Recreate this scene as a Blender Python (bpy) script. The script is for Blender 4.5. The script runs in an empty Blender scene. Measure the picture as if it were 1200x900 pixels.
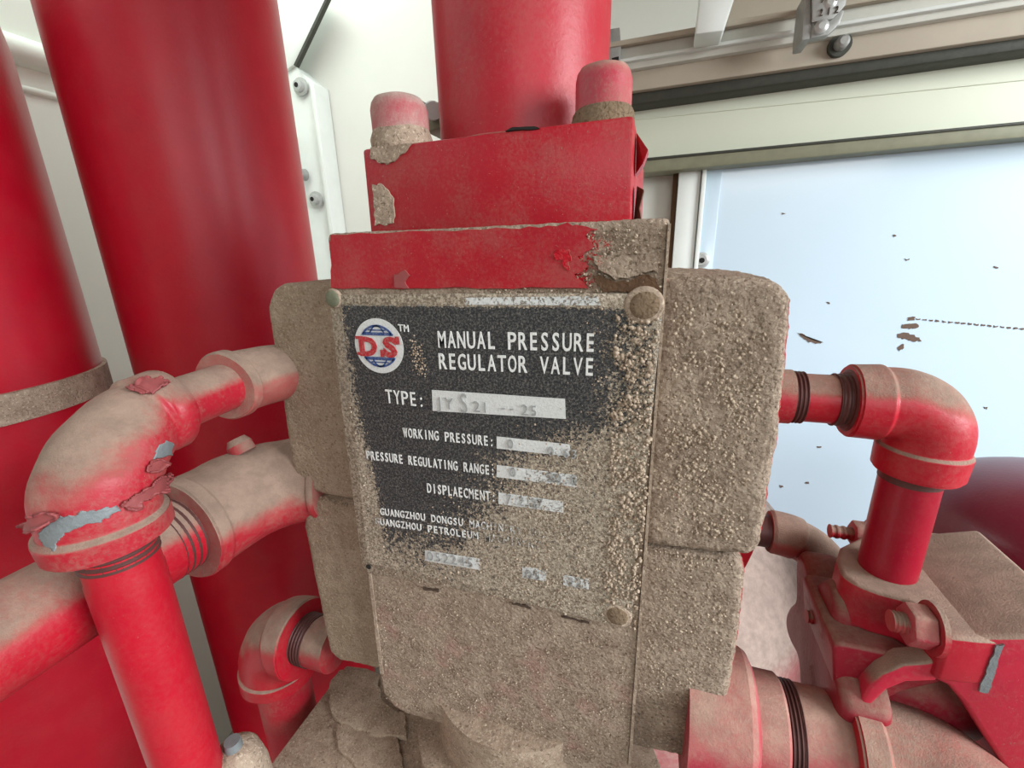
import bpy, bmesh, math, random
import numpy as np
from mathutils import Vector, Matrix, noise as mnoise

# ------------------------------------------------------------------ camera, world, lights, exposure
SC = bpy.context.scene
COL = SC.collection
F = 516.0                      # focal length in pixels of the 1200x900 frame


def nz(v):
    v = np.array(v, float)
    return v / np.linalg.norm(v)


AX = nz((1650, -110, F))
AZ = np.array((-45, 1750, F), float)
AZ = nz(AZ - AX * AZ.dot(AX))
AY = np.cross(AZ, AX)
RM = np.array([AX, AY, AZ])    # camera -> world
CP = np.array([0, -.25, 1.0])

cam_d = bpy.data.cameras.new('camera')
cam = bpy.data.objects.new('camera', cam_d)
COL.objects.link(cam)
cam_d.sensor_fit = 'HORIZONTAL'
cam_d.sensor_width = 36
cam_d.lens = F / 1200 * 36
cam_d.clip_start = .01
cam.matrix_world = Matrix.Translation(CP) @ Matrix(RM.tolist()).to_4x4()
SC.camera = cam

SC.view_settings.view_transform = 'Standard'
SC.view_settings.look = 'None'
SC.view_settings.gamma = 1
SC.view_settings.use_curve_mapping = False
SC.view_settings.exposure = 0.2

world = bpy.data.worlds.new('world')
SC.world = world
world.use_nodes = True
wn = world.node_tree
wn.nodes.clear()
wo = wn.nodes.new('ShaderNodeOutputWorld')
wb = wn.nodes.new('ShaderNodeBackground')
wg = wn.nodes.new('ShaderNodeTexCoord')
ws = wn.nodes.new('ShaderNodeSeparateXYZ')
wr = wn.nodes.new('ShaderNodeValToRGB')
wn.links.new(wg.outputs['Generated'], ws.inputs[0])
wn.links.new(ws.outputs['Z'], wr.inputs[0])
wn.links.new(wr.outputs[0], wb.inputs[0])
wn.links.new(wb.outputs[0], wo.inputs[0])
wr.color_ramp.elements[0].position = 0.0
wr.color_ramp.elements[0].color = (.16, .16, .13, 1)
wr.color_ramp.elements[1].position = 0.04
wr.color_ramp.elements[1].color = (.80, .92, 1.0, 1)
wb.inputs[1].default_value = .85


def area(name, loc, target, size, power, col=(1, 1, 1), size_y=None):
    d = bpy.data.lights.new(name, 'AREA')
    d.energy = power
    d.color = col
    d.size = size
    if size_y:
        d.shape = 'RECTANGLE'
        d.size_y = size_y
    o = bpy.data.objects.new(name, d)
    COL.objects.link(o)
    o.location = loc
    o.rotation_euler = (Vector(target) - Vector(loc)).to_track_quat('-Z', 'Y').to_euler()
    return o


# daylight through the open side of the enclosure (right) and the open door behind the photographer
area('daylight_right', (2.1, -.45, 1.7), (-.1, .2, .95), 1.1, 92, (.95, .98, 1), 1.4)
area('fill_left_wall', (-.78, .30, 2.0), (-.97, .33, .6), .5, 8, (.94, 1, .92), .9)  # added lamp to brighten the left wall; the roof opening is invented
area('daylight_front', (.8, -2.0, 1.9), (0, 0, .95), 1.3, 22, (1, .98, .95), 1.0)


# ------------------------------------------------------------------ projection helpers (a pixel of the photo -> a point on a plane)
def ray(px, py):
    return RM @ np.array([(px - 600) / F, (450 - py) / F, -1.])


def UY(px, py, y):
    r = ray(px, py)
    return CP + r * (y - CP[1]) / r[1]


def UX(px, py, x):
    r = ray(px, py)
    return CP + r * (x - CP[0]) / r[0]


def UZ(px, py, z):
    r = ray(px, py)
    return CP + r * (z - CP[2]) / r[2]


def PJ(p):
    c = RM.T @ (np.array(p) - CP)
    return (600 - F * c[0] / c[2], 450 + F * c[1] / c[2], -c[2])


def az(px, py):
    r = ray(px, py)
    return math.atan2(r[0], r[1])


def VL(x, y, py):
    lo, hi = .2, 1.6
    for _ in range(50):
        m = (lo + hi) / 2
        if PJ((x, y, m))[1] > py:
            lo = m
        else:
            hi = m
    return m


def polar(a, d):
    return CP[0] + d * math.sin(a), CP[1] + d * math.cos(a)


# ------------------------------------------------------------------ materials
def srgb(r, g, b):
    def f(c):
        c /= 255
        return c / 12.92 if c <= .04045 else ((c + .055) / 1.055) ** 2.4
    return (f(r), f(g), f(b), 1)


class NT:
    def __init__(self, name):
        self.m = bpy.data.materials.new(name)
        self.m.use_nodes = True
        self.t = self.m.node_tree
        self.b = self.t.nodes['Principled BSDF']
        g = self.t.nodes.new('ShaderNodeNewGeometry')
        self.pos = g.outputs['Position']
        s = self.t.nodes.new('ShaderNodeSeparateXYZ')
        self.t.links.new(self.pos, s.inputs[0])
        self.x, self.y, self.z = s.outputs
        s = self.t.nodes.new('ShaderNodeSeparateXYZ')
        self.t.links.new(g.outputs['Normal'], s.inputs[0])
        self.nx, self.ny, self.nz = s.outputs

    def put(self, sock, v):
        if isinstance(v, (int, float)):
            sock.default_value = v
        elif isinstance(v, (tuple, list)):
            sock.default_value = v
        else:
            self.t.links.new(v, sock)

    def math(self, op, a, b=0.0, clamp=False):
        n = self.t.nodes.new('ShaderNodeMath')
        n.operation = op
        n.use_clamp = clamp
        self.put(n.inputs[0], a)
        self.put(n.inputs[1], b)
        return n.outputs[0]

    def add(self, a, b): return self.math('ADD', a, b)
    def mul(self, a, b): return self.math('MULTIPLY', a, b)
    def sub(self, a, b): return self.math('SUBTRACT', a, b)
    def mx(self, a, b): return self.math('MAXIMUM', a, b)

    def ss(self, v, lo, hi, to0=0.0, to1=1.0):
        n = self.t.nodes.new('ShaderNodeMapRange')
        n.interpolation_type = 'SMOOTHSTEP'
        self.put(n.inputs[0], v)
        for i, q in enumerate((lo, hi, to0, to1)):
            self.put(n.inputs[i + 1], q)
        return n.outputs[0]

    def noise(self, scale, detail=3, rough=.55, dist=0, stretch=None):
        n = self.t.nodes.new('ShaderNodeTexNoise')
        if stretch:
            mp = self.t.nodes.new('ShaderNodeMapping')
            mp.inputs['Scale'].default_value = stretch
            self.t.links.new(self.pos, mp.inputs[0])
            self.t.links.new(mp.outputs[0], n.inputs['Vector'])
        else:
            self.t.links.new(self.pos, n.inputs['Vector'])
        n.inputs['Scale'].default_value = scale
        n.inputs['Detail'].default_value = detail
        n.inputs['Roughness'].default_value = rough
        n.inputs['Distortion'].default_value = dist
        return n.outputs[0]

    def voro(self, scale, feat='F1'):
        n = self.t.nodes.new('ShaderNodeTexVoronoi')
        n.feature = feat
        self.t.links.new(self.pos, n.inputs['Vector'])
        n.inputs['Scale'].default_value = scale
        return n.outputs['Distance']

    def mix(self, f, a, b):
        n = self.t.nodes.new('ShaderNodeMix')
        n.data_type = 'RGBA'
        self.put(n.inputs[0], f)
        self.put(n.inputs[6], a)
        self.put(n.inputs[7], b)
        return n.outputs[2]

    def bump(self, h, dist, strength=1.0, prev=None):
        n = self.t.nodes.new('ShaderNodeBump')
        n.inputs['Strength'].default_value = strength
        n.inputs['Distance'].default_value = dist
        self.put(n.inputs['Height'], h)
        if prev is not None:
            self.t.links.new(prev, n.inputs['Normal'])
        return n.outputs[0]

    def out(self, color, rough=.6, normal=None, metal=0.0, spec=.5, coat=0.0):
        self.put(self.b.inputs['Base Color'], color)
        self.put(self.b.inputs['Roughness'], rough)
        self.put(self.b.inputs['Metallic'], metal)
        self.put(self.b.inputs['Specular IOR Level'], spec)
        if coat:
            self.b.inputs['Coat Weight'].default_value = coat
            self.b.inputs['Coat Roughness'].default_value = .08
        if normal is not None:
            self.t.links.new(normal, self.b.inputs['Normal'])
        return self.m


DUST_A = (.43, .335, .255, 1)
DUST_B = (.26, .19, .14, 1)
RED = (.47, .004, .020, 1)
PDUST = (.33, .23, .175, 1)


def dust_color(n, sc=90):
    return n.mix(n.ss(n.noise(sc, 5, .7), .3, .7), DUST_B, DUST_A)


def mat_paint(name, red=RED, up=1.0, base=0.0, veil=.12, scale=26, rough=.42, lo=.15, hi=.75, spec=.4, dustc=None):
    """red paint, settled dust where the surface faces up, patchy where `base` says so"""
    n = NT(name)
    u = n.mul(n.ss(n.nz, lo, hi), up)
    big = n.noise(scale, 4, .6)
    fine = n.noise(scale * 14, 4, .7)
    d = n.add(n.add(u, base), n.add(n.mul(n.sub(big, .5), .9), n.mul(n.sub(fine, .5), .5)))
    f = n.ss(d, .12, 1.05)
    v = n.mul(n.ss(n.add(big, n.mul(n.sub(fine, .5), .9)), .35, .8), veil)
    f = n.mx(f, v)
    speck = n.ss(n.noise(900, 2, .5), .70, .76)
    f = n.mx(f, n.mul(speck, min(.8, veil * 3)))
    rc = n.mix(n.noise(40, 3), red, tuple(c * .78 for c in red[:3]) + (1,))
    dk = tuple(c * .72 for c in (dustc or PDUST)[:3]) + (1,)
    col = n.mix(f, rc, n.mix(n.ss(n.noise(70, 5, .7), .3, .7), dk, dustc or PDUST))
    r = n.ss(f, 0, .6, rough, .95)
    bp = n.bump(n.noise(260, 3), .0006, .25)
    bp = n.bump(n.mul(n.noise(800, 3, .7), f), .0012, .5, bp)
    return n.out(col, r, bp, spec=spec)


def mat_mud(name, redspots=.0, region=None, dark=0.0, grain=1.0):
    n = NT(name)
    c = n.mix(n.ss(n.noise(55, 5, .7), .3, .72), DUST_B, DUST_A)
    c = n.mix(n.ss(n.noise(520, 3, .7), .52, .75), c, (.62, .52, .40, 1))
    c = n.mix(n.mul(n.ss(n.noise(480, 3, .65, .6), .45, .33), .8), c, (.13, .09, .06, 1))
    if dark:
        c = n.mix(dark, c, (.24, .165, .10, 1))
    f = 0.0
    if redspots:
        f = n.mul(n.ss(n.noise(120, 5, .7), .66, .72), redspots)
        c = n.mix(f, c, (.45, .02, .03, 1))
    if region:
        c = region(n, c)
    h = n.voro(430, 'SMOOTH_F1')
    b = n.bump(h, .0016 * grain, .8)
    b = n.bump(n.noise(700, 4, .7), .0018 * grain, .8, b)
    b = n.bump(n.noise(150, 3, .6), .003 * grain, .5, b)
    return n.out(c, .93, b, spec=.25)


def simple(name, col, rough=.5, metal=0.0, bscale=0, bdist=.0005, var=.15, spec=.5, vscale=8, coat=0.0):
    n = NT(name)
    c = n.mix(n.noise(vscale, 5, .6), col, tuple(q * (1 - var) for q in col[:3]) + (1,))
    b = n.bump(n.noise(bscale, 4), bdist, .6) if bscale else None
    return n.out(c, rough, b, metal, spec, coat)


def body_region(n, c):
    # the strip of clean red paint left above the plate, fading to grit at its right end
    fx = n.ss(n.x, -.075, .012)
    d = n.add(n.mul(n.sub(n.noise(420, 4, .75), .5), 1.3), n.mul(n.sub(n.noise(60, 4, .7), .5), .7))
    zz = n.mul(n.ss(n.z, .9795, .9835), n.ss(n.z, 1.0125, 1.0095))
    f = n.mul(n.ss(n.sub(n.add(n.sub(1.0, fx), d), n.mul(fx, .25)), .38, .56), zz)
    f = n.mul(f, n.ss(n.ny, -.5, -.8))
    rc = n.mix(n.ss(n.noise(330, 4, .7), .45, .8, 0, .5), (.50, .006, .018, 1), (.42, .18, .16, 1))
    c = n.mix(f, c, rc)
    pk = n.mul(n.ss(n.noise(38, 3), .48, .7), n.ss(n.z, .75, .70))
    return n.mix(n.mul(pk, .35), c, (.44, .22, .19, 1))


def edge_region(n, c):
    # right hand blocks: red showing at the worn rim
    f = n.mul(n.ss(n.nx, .75, .95), n.ss(n.noise(140, 4, .7), .47, .55))
    return n.mix(f, c, (.44, .014, .03, 1))


def plate_field(n):
    """0..1 cover of grit over the name plate, in plate coordinates"""
    u = n.mul(n.add(n.x, .2102), 1 / .2145)
    v = n.mul(n.sub(.9775, n.z), 1 / .2215)
    left = n.ss(n.sub(u, n.mul(n.ss(v, .2, .9), .06)), .11, .015)
    ur = n.sub(.86, n.add(n.mul(n.ss(v, .28, .52), .36), n.mul(n.ss(v, .5, .95), .25)))
    right = n.ss(n.sub(u, ur), -.22, .26)
    low = n.ss(n.add(v, n.mul(u, .10)), .60, 1.05)
    top = n.ss(v, .045, .025)
    d = n.mx(n.mx(left, right), n.mx(low, top))
    d = n.add(d, n.mul(n.sub(n.noise(45, 4, .7), .5), .5))
    return d, u, v


def mat_plate(name, basecol, bias=0.0, rough=.45, metal=0.0):
    n = NT(name)
    d, u, v = plate_field(n)
    hf = n.add(n.mul(n.noise(620, 3, .75), .6), n.mul(n.noise(280, 3, .7), .4))
    cov = n.ss(n.add(n.add(n.mul(d, .78), bias), n.mul(n.sub(hf, .5), 2.6)), .40, .58)
    haze = n.mul(n.ss(n.noise(700, 3, .8), .42, .72), .42)
    base = n.mix(haze, basecol, (.38, .35, .31, 1))
    g = n.mix(n.ss(n.noise(600, 3, .75), .36, .66), (.21, .16, .115, 1), (.64, .54, .42, 1))
    g = n.mix(n.ss(n.noise(30, 3), .4, .7, 0, .35), g, (.42, .36, .28, 1))
    c = n.mix(cov, base, g)
    hh = n.mul(n.add(cov, .15), n.add(n.noise(480, 4, .75), n.mul(n.ss(u, .6, 1.0), n.noise(190, 3, .7))))
    b = n.bump(hh, .0032, .85)
    return n.out(c, n.ss(cov, 0, .7, rough, .95), b, metal, .35)


M = {}
M['mud'] = mat_mud('caked_dust', region=body_region)
M['mud_left_shade'] = mat_mud('caked_dust_left_shade', dark=.38, grain=.7)  # same caked dust, browned in colour for the shade on the left blocks
M['mud_right'] = mat_mud('caked_dust_right', redspots=.55, region=edge_region, grain=1.35)
M['mud_smooth'] = mat_mud('fine_dust', grain=.35)
M['slab_dust'] = mat_mud('slab_dust', grain=.3, dark=.15)
M['rust'] = simple('rust_brown', (.13, .065, .03, 1), .9, 0, 400, .002, .5, vscale=200)
M['red'] = mat_paint('cylinder_red', RED, up=.25, base=-.6, veil=.05, rough=.38)
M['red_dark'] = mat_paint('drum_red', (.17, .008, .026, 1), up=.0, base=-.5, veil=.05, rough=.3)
M['red_top'] = mat_paint('block_red', (.42, .003, .016, 1), up=.4, base=-.28, veil=.22, scale=34, rough=.4)
M['pipe'] = mat_paint('pipe_red', RED, up=1.05, base=-.18, veil=.15, lo=.05, hi=.6)
M['pipe_light'] = mat_paint('pipe_red_clean', RED, up=.5, base=-.45, veil=.07, rough=.36)
M['fit'] = mat_paint('fitting_red', (.44, .014, .03, 1), up=.92, base=.03, veil=.35, scale=30, lo=-.05, hi=.65)
M['fit_pink'] = mat_paint('fitting_pink', (.46, .03, .06, 1), up=.75, base=.10, veil=.5, scale=34, lo=-.3, hi=.9, dustc=(.42, .27, .21, 1))
M['fit_dust'] = mat_paint('fitting_dusty', (.40, .05, .05, 1), up=1.0, base=.42, veil=.6, scale=24, lo=-.2, hi=.5)
M['pipe_red_shade'] = mat_paint('pipe_red_shade', (.34, .004, .022, 1), up=.5, base=-.5, veil=.06, rough=.33)  # pipe red darkened in its colour for the shade on the downpipe
M['cast_front'] = mat_paint('casting_front', (.52, .02, .05, 1), up=1.4, base=-.2, veil=.3, scale=20, lo=.1, hi=.5)
M['cap_dust'] = mat_paint('cap_dusty', (.46, .03, .06, 1), up=.5, base=.42, veil=.6, scale=60, lo=-.2, hi=.8, dustc=(.50, .38, .33, 1))
M['cast_dusty'] = mat_paint('casting_dusty', (.28, .008, .024, 1), up=.7, base=.02, veil=.3, scale=20, lo=-.2, hi=.6, dustc=(.26, .19, .14, 1))
M['tee'] = mat_paint('tee_dusty', (.44, .014, .03, 1), up=1.2, base=.22, veil=.35, scale=18, lo=-.3, hi=.5)
M['cast'] = mat_paint('casting_red', (.40, .008, .024, 1), up=1.6, base=-.2, veil=.14, scale=20, lo=.1, hi=.5)
M['tank'] = mat_paint('tank_dust', (.42, .06, .08, 1), up=1.0, base=.30, veil=.5, scale=10, lo=-.2, hi=.6,
                      dustc=(.46, .35, .30, 1))
M['thread'] = simple('thread_metal', (.12, .045, .04, 1), .55, .2, 300, .0004, .4, vscale=120)
M['bare'] = simple('bare_zinc', (.27, .30, .31, 1), .6, .35, 500, .0006, .45, vscale=160)
M['flake'] = simple('paint_flake', (.36, .075, .075, 1), .6, 0, 300, .0004, .5, vscale=120)
M['wall'] = simple('wall_white', (.80, .89, .79, 1), .55, 0, 30, .0006, .1, vscale=3)
M['panel'] = simple('panel_white', (.76, .78, .71, 1), .6, 0, 40, .0006, .12, vscale=4)
M['frame'] = simple('frame_white', (.78, .82, .78, 1), .4, 0, 60, .0004, .12, vscale=30)
M['door'] = simple('door_panel', (.56, .69, .78, 1), .22, 0, 9, .0006, .06, vscale=2, coat=.25)
M['beige'] = simple('rail_beige', (.50, .44, .35, 1), .7, 0, 60, .0006, .2, vscale=14)
M['beam'] = simple('beam_paint', (.68, .68, .61, 1), .55, 0, 60, .0006, .25, vscale=20)
M['seal'] = simple('rubber_seal', (.06, .062, .045, 1), .6, 0, 150, .0008, .7, vscale=70)
M['seal_pale'] = simple('rail_olive', (.26, .26, .17, 1), .5, 0, 80, .0005, .4, vscale=40)
M['roll'] = simple('shutter_green', (.70, .74, .60, 1), .5, 0, 12, .0008, .08, vscale=3)
M['steel'] = simple('grey_steel', (.42, .42, .40, 1), .5, .3, 200, .0004, .4, vscale=90)
M['bolt'] = simple('bolt_zinc', (.55, .56, .54, 1), .4, .4, 0, 0, .3, vscale=90)
M['gap'] = simple('gap_shadow', (.07, .045, .03, 1), .95)
M['dark'] = simple('dark_hole', (.012, .010, .008, 1), .9)
M['floor'] = simple('floor_dust', (.22, .18, .15, 1), .9, 0, 60, .002, .3, vscale=9)
M['mark'] = simple('scratch_rust', (.16, .10, .07, 1), .8, 0, 0, 0, .5, vscale=200)
def mat_grain(name, k):
    n = NT(name)
    c = n.mix(n.ss(n.noise(380, 2, .5), .38, .62), (.22 * k, .16 * k, .11 * k, 1), (.47 * k, .375 * k, .285 * k, 1))
    return n.out(c, .85, None, spec=.3)


M['grain'] = mat_grain('dust_grain', 1.0)
M['grain_shade'] = mat_grain('dust_grain_shade', .72)  # same grains in a darker tone, shade of the left blocks painted in
M['screw'] = mat_mud('screw_grit', dark=.85, grain=1.6)
M['tarnish'] = simple('tarnished_brass', (.19, .20, .13, 1), .7, .2, 500, .001, .4, vscale=300)
M['plate'] = mat_plate('plate_metal', (.60, .60, .57, 1), bias=.06, rough=.4)
M['black'] = mat_plate('plate_black', (.016, .018, .022, 1), rough=.5)
M['white'] = mat_plate('plate_white', (.78, .78, .76, 1), bias=-.22)
M['bar'] = mat_plate('plate_bar', (.66, .67, .66, 1), bias=-.42)
M['emboss'] = mat_plate('plate_emboss', (.33, .34, .34, 1), bias=-.42)
M['logo_red'] = mat_plate('logo_red', (.42, .012, .022, 1), bias=-.4)
M['logo_blue'] = mat_plate('logo_blue', (.018, .06, .21, 1), bias=-.4)


# ------------------------------------------------------------------ object helpers
def tag(o, label=None, cat=None, group=None, kind=None):
    if label: o['label'] = label
    if cat: o['category'] = cat
    if group: o['group'] = group
    if kind: o['kind'] = kind
    return o


def empty(name, loc, label, cat, group=None):
    o = bpy.data.objects.new(name, None)
    COL.objects.link(o)
    o.location = loc
    o.empty_display_size = .02
    return tag(o, label, cat, group)


def link(name, me, mat, parent=None, smooth=False):
    o = bpy.data.objects.new(name, me)
    COL.objects.link(o)
    if mat:
        me.materials.clear()
        me.materials.append(mat)
    if smooth:
        me.shade_smooth()
    if parent is not None:
        o.parent = parent
        w = Vector((0, 0, 0))
        p = parent
        while p is not None:
            w += p.location
            p = p.parent
        o.location = -w           # meshes are written in world coordinates
    return o


def from_data(vs, fs):
    me = bpy.data.meshes.new('m')
    me.from_pydata([tuple(map(float, v)) for v in vs], [], fs)
    me.validate()
    bm = bmesh.new()
    bm.from_mesh(me)
    bmesh.ops.remove_doubles(bm, verts=bm.verts, dist=1e-6)
    bmesh.ops.recalc_face_normals(bm, faces=bm.faces)
    bm.to_mesh(me)
    bm.free()
    return me


def bake(o, mods):
    """run modifiers once and keep the plain mesh"""
    for typ, kw in mods:
        m = o.modifiers.new(typ, typ)
        for k, v in kw.items():
            setattr(m, k, v)
    dg = bpy.context.evaluated_depsgraph_get()
    dg.update()
    me = bpy.data.meshes.new_from_object(o.evaluated_get(dg))
    old = o.data
    o.modifiers.clear()
    mats = list(old.materials)
    o.data = me
    me.materials.clear()
    for q in mats:
        me.materials.append(q)
    bpy.data.meshes.remove(old)
    return o


def prism_mesh(front, off):
    """polygon (world points) swept by the vector off"""
    k = len(front)
    off = np.array(off, float)
    vs = [np.array(p, float) for p in front] + [np.array(p, float) + off for p in front]
    fs = [list(range(k)), list(range(k, 2 * k))[::-1]]
    for i in range(k):
        j = (i + 1) % k
        fs.append([i, j, k + j, k + i])
    return from_data(vs, fs)


def box(name, lo, hi, mat, parent=None, bev=0.0, seg=2):
    x0, y0, z0 = lo
    x1, y1, z1 = hi
    me = prism_mesh([(x0, y0, z0), (x1, y0, z0), (x1, y0, z1), (x0, y0, z1)], (0, y1 - y0, 0))
    o = link(name, me, mat, parent)
    if bev:
        bake(o, [('BEVEL', dict(width=bev, segments=seg, limit_method='ANGLE', angle_limit=.6))])
        o.data.shade_smooth()
        autosmooth(o)
    return o


def autosmooth(o, ang=.7):
    try:
        o.data.set_sharp_from_angle(angle=ang)
    except Exception:
        pass


def prism(name, pts, off, mat, parent=None, bev=0.0, seg=2):
    o = link(name, prism_mesh(pts, off), mat, parent)
    if bev:
        bake(o, [('BEVEL', dict(width=bev, segments=seg, limit_method='ANGLE', angle_limit=.5))])
        o.data.shade_smooth()
        autosmooth(o)
    return o


TEX = {}


def tex(kind, size):
    key = (kind, size)
    if key not in TEX:
        t = bpy.data.textures.new('grit', kind)
        t.noise_scale = size
        if kind == 'CLOUDS':
            t.noise_depth = 3
        TEX[key] = t
    return TEX[key]


def gritty(o, vox, s1, a1, s2=.02, a2=.0):
    """true relief for thick caked dust"""
    mods = [('REMESH', dict(mode='VOXEL', voxel_size=vox))]
    mods.append(('DISPLACE', dict(texture=tex('CLOUDS', s1), strength=a1, mid_level=.5, texture_coords='LOCAL')))
    bake(o, mods)
    if a2:
        bake(o, [('DISPLACE', dict(texture=tex('CLOUDS', s2), strength=a2, mid_level=.5, texture_coords='LOCAL'))])
    o.data.shade_smooth()


def frames(path):
    P = [np.array(p, float) for p in path]
    T = []
    for i in range(len(P)):
        a = P[max(0, i - 1)]
        b = P[min(len(P) - 1, i + 1)]
        t = b - a
        if np.linalg.norm(t) < 1e-9:
            t = T[-1] if T else np.array([0, 0, 1.])
        T.append(nz(t))
    # identical neighbours (radius steps) take the direction of the segment around them
    u = np.cross(T[0], [0, 0, 1.])
    if np.linalg.norm(u) < .05:
        u = np.cross(T[0], [1., 0, 0])
    u = nz(u)
    fr = []
    for t in T:
        u = nz(u - t * u.dot(t))
        fr.append((u, np.cross(t, u)))
    return P, fr


def tube_mesh(path, rad, seg=40, cap=True, wob=0.0, seed=0):
    P, fr = frames(path)
    if not hasattr(rad, '__len__'):
        rad = [rad] * len(P)
    vs, fs = [], []
    for i, (p, (u, v)) in enumerate(zip(P, fr)):
        for k in range(seg):
            a = 2 * math.pi * k / seg
            q = p + (u * math.cos(a) + v * math.sin(a)) * rad[i]
            if wob:
                d = mnoise.noise(Vector(q * 55) + Vector((seed, 0, 0))) * wob
                q = p + (u * math.cos(a) + v * math.sin(a)) * (rad[i] + d)
            vs.append(q)
    for i in range(len(P) - 1):
        for k in range(seg):
            k2 = (k + 1) % seg
            fs.append([i * seg + k, i * seg + k2, (i + 1) * seg + k2, (i + 1) * seg + k])
    if cap:
        fs.append(list(range(seg))[::-1])
        fs.append([(len(P) - 1) * seg + k for k in range(seg)])
    return from_data(vs, fs)


def tube(name, path, rad, mat, parent=None, seg=40, cap=True, wob=0.0, seed=0, ang=.6):
    o = link(name, tube_mesh(path, rad, seg, cap, wob, seed), mat, parent, True)
    autosmooth(o, ang)
    return o


def run(a, b, prof):
    """straight profile: prof = [(t, r)], t from 0 at a to 1 at b"""
    a = np.array(a, float)
    b = np.array(b, float)
    # nudge equal stations apart so that directions stay defined
    pts, rr = [], []
    last = -1
    for t, r in prof:
        if t <= last:
            t = last + 2e-4
        last = t
        pts.append(a + (b - a) * t)
        rr.append(r)
    return pts, rr


def turned(name, a, b, prof, mat, parent=None, seg=40, ang=.5, wob=0.0):
    p, r = run(a, b, prof)
    return tube(name, p, r, mat, parent, seg, True, wob, 0, ang)


def thread(name, a, b, r, turns, mat, parent=None, amp=.0009):
    prof = [(0, r)]
    for i in range(turns):
        t0 = (i + .1) / turns
        prof += [(t0, r), (t0 + .25 / turns, r - amp), (t0 + .5 / turns, r - amp), (t0 + .75 / turns, r)]
    prof.append((1, r))
    return turned(name, a, b, prof, mat, parent, 40, .3)


def bend(a, k, b, n=12, sub=6, rb=None):
    """a -> rounded corner at k -> b; returns points along it"""
    a, k, b = (np.array(q, float) for q in (a, k, b))
    da, db = nz(a - k), nz(b - k)
    r = min(np.linalg.norm(a - k), np.linalg.norm(b - k))
    if rb: r = min(r, rb)
    s, e = k + da * r, k + db * r
    pts = []
    if np.linalg.norm(a - s) > 1e-5:
        pts += [a + (s - a) * i / sub for i in range(sub)]
    half = math.acos(np.clip(da.dot(db), -1, 1)) / 2
    c = k + nz(da + db) * r / math.cos(half)
    R = r * math.tan(half)
    v0, v1 = s - c, e - c
    tot = math.acos(np.clip(v0.dot(v1) / R / R, -1, 1))
    for i in range(n + 1):
        w = i / n
        pts.append(c + (v0 * math.sin((1 - w) * tot) + v1 * math.sin(w * tot)) / math.sin(tot))
    if np.linalg.norm(b - e) > 1e-5:
        pts += [e + (b - e) * (i + 1) / sub for i in range(sub)]
    return pts


def arclen(pts):
    s = [0]
    for i in range(1, len(pts)):
        s.append(s[-1] + float(np.linalg.norm(pts[i] - pts[i - 1])))
    return s


def elbow(name, a, k, b, r, rim, rimlen, mat, parent=None, wob=0.0, seed=0, seg=56, bulge=0.0, rb=None, end=1.0):
    """a pipe elbow with a thick rim round each mouth"""
    pts = bend(a, k, b, 22, 12, rb)
    tp_ = lambda q: 1 + (end - 1) * min(1, max(0, q / L))
    s = arclen(pts)
    L = s[-1]
    rad = []
    for q in s:
        e = min(q, L - q)
        w = max(0, min(1, (e - rimlen) / .003))
        w = w * w * (3 - 2 * w)
        rr = rim + (r - rim) * w + bulge * math.sin(math.pi * q / L)
        if e < .0015:
            rr -= .0012
        rad.append(rr * tp_(q))
    # extra stations at the rims
    P2, R2 = [], []
    for i in range(len(pts)):
        P2.append(pts[i])
        R2.append(rad[i])
        if i + 1 < len(pts):
            for f in (.25, .5, .75):
                q = s[i] + (s[i + 1] - s[i]) * f
                e = min(q, L - q)
                w = max(0, min(1, (e - rimlen) / .003))
                w = w * w * (3 - 2 * w)
                P2.append(pts[i] + (pts[i + 1] - pts[i]) * f)
                rr = rim + (r - rim) * w + bulge * math.sin(math.pi * q / L)
                if e < .0015:
                    rr -= .0012
                R2.append(rr * tp_(q))
    return tube(name, P2, R2, mat, parent, seg, True, wob, seed, .9)


def inside(px, py, poly):
    c = False
    j = len(poly) - 1
    for i in range(len(poly)):
        xi, yi = poly[i]
        xj, yj = poly[j]
        if (yi > py) != (yj > py) and px < (xj - xi) * (py - yi) / (yj - yi) + xi:
            c = not c
        j = i
    return c


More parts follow.
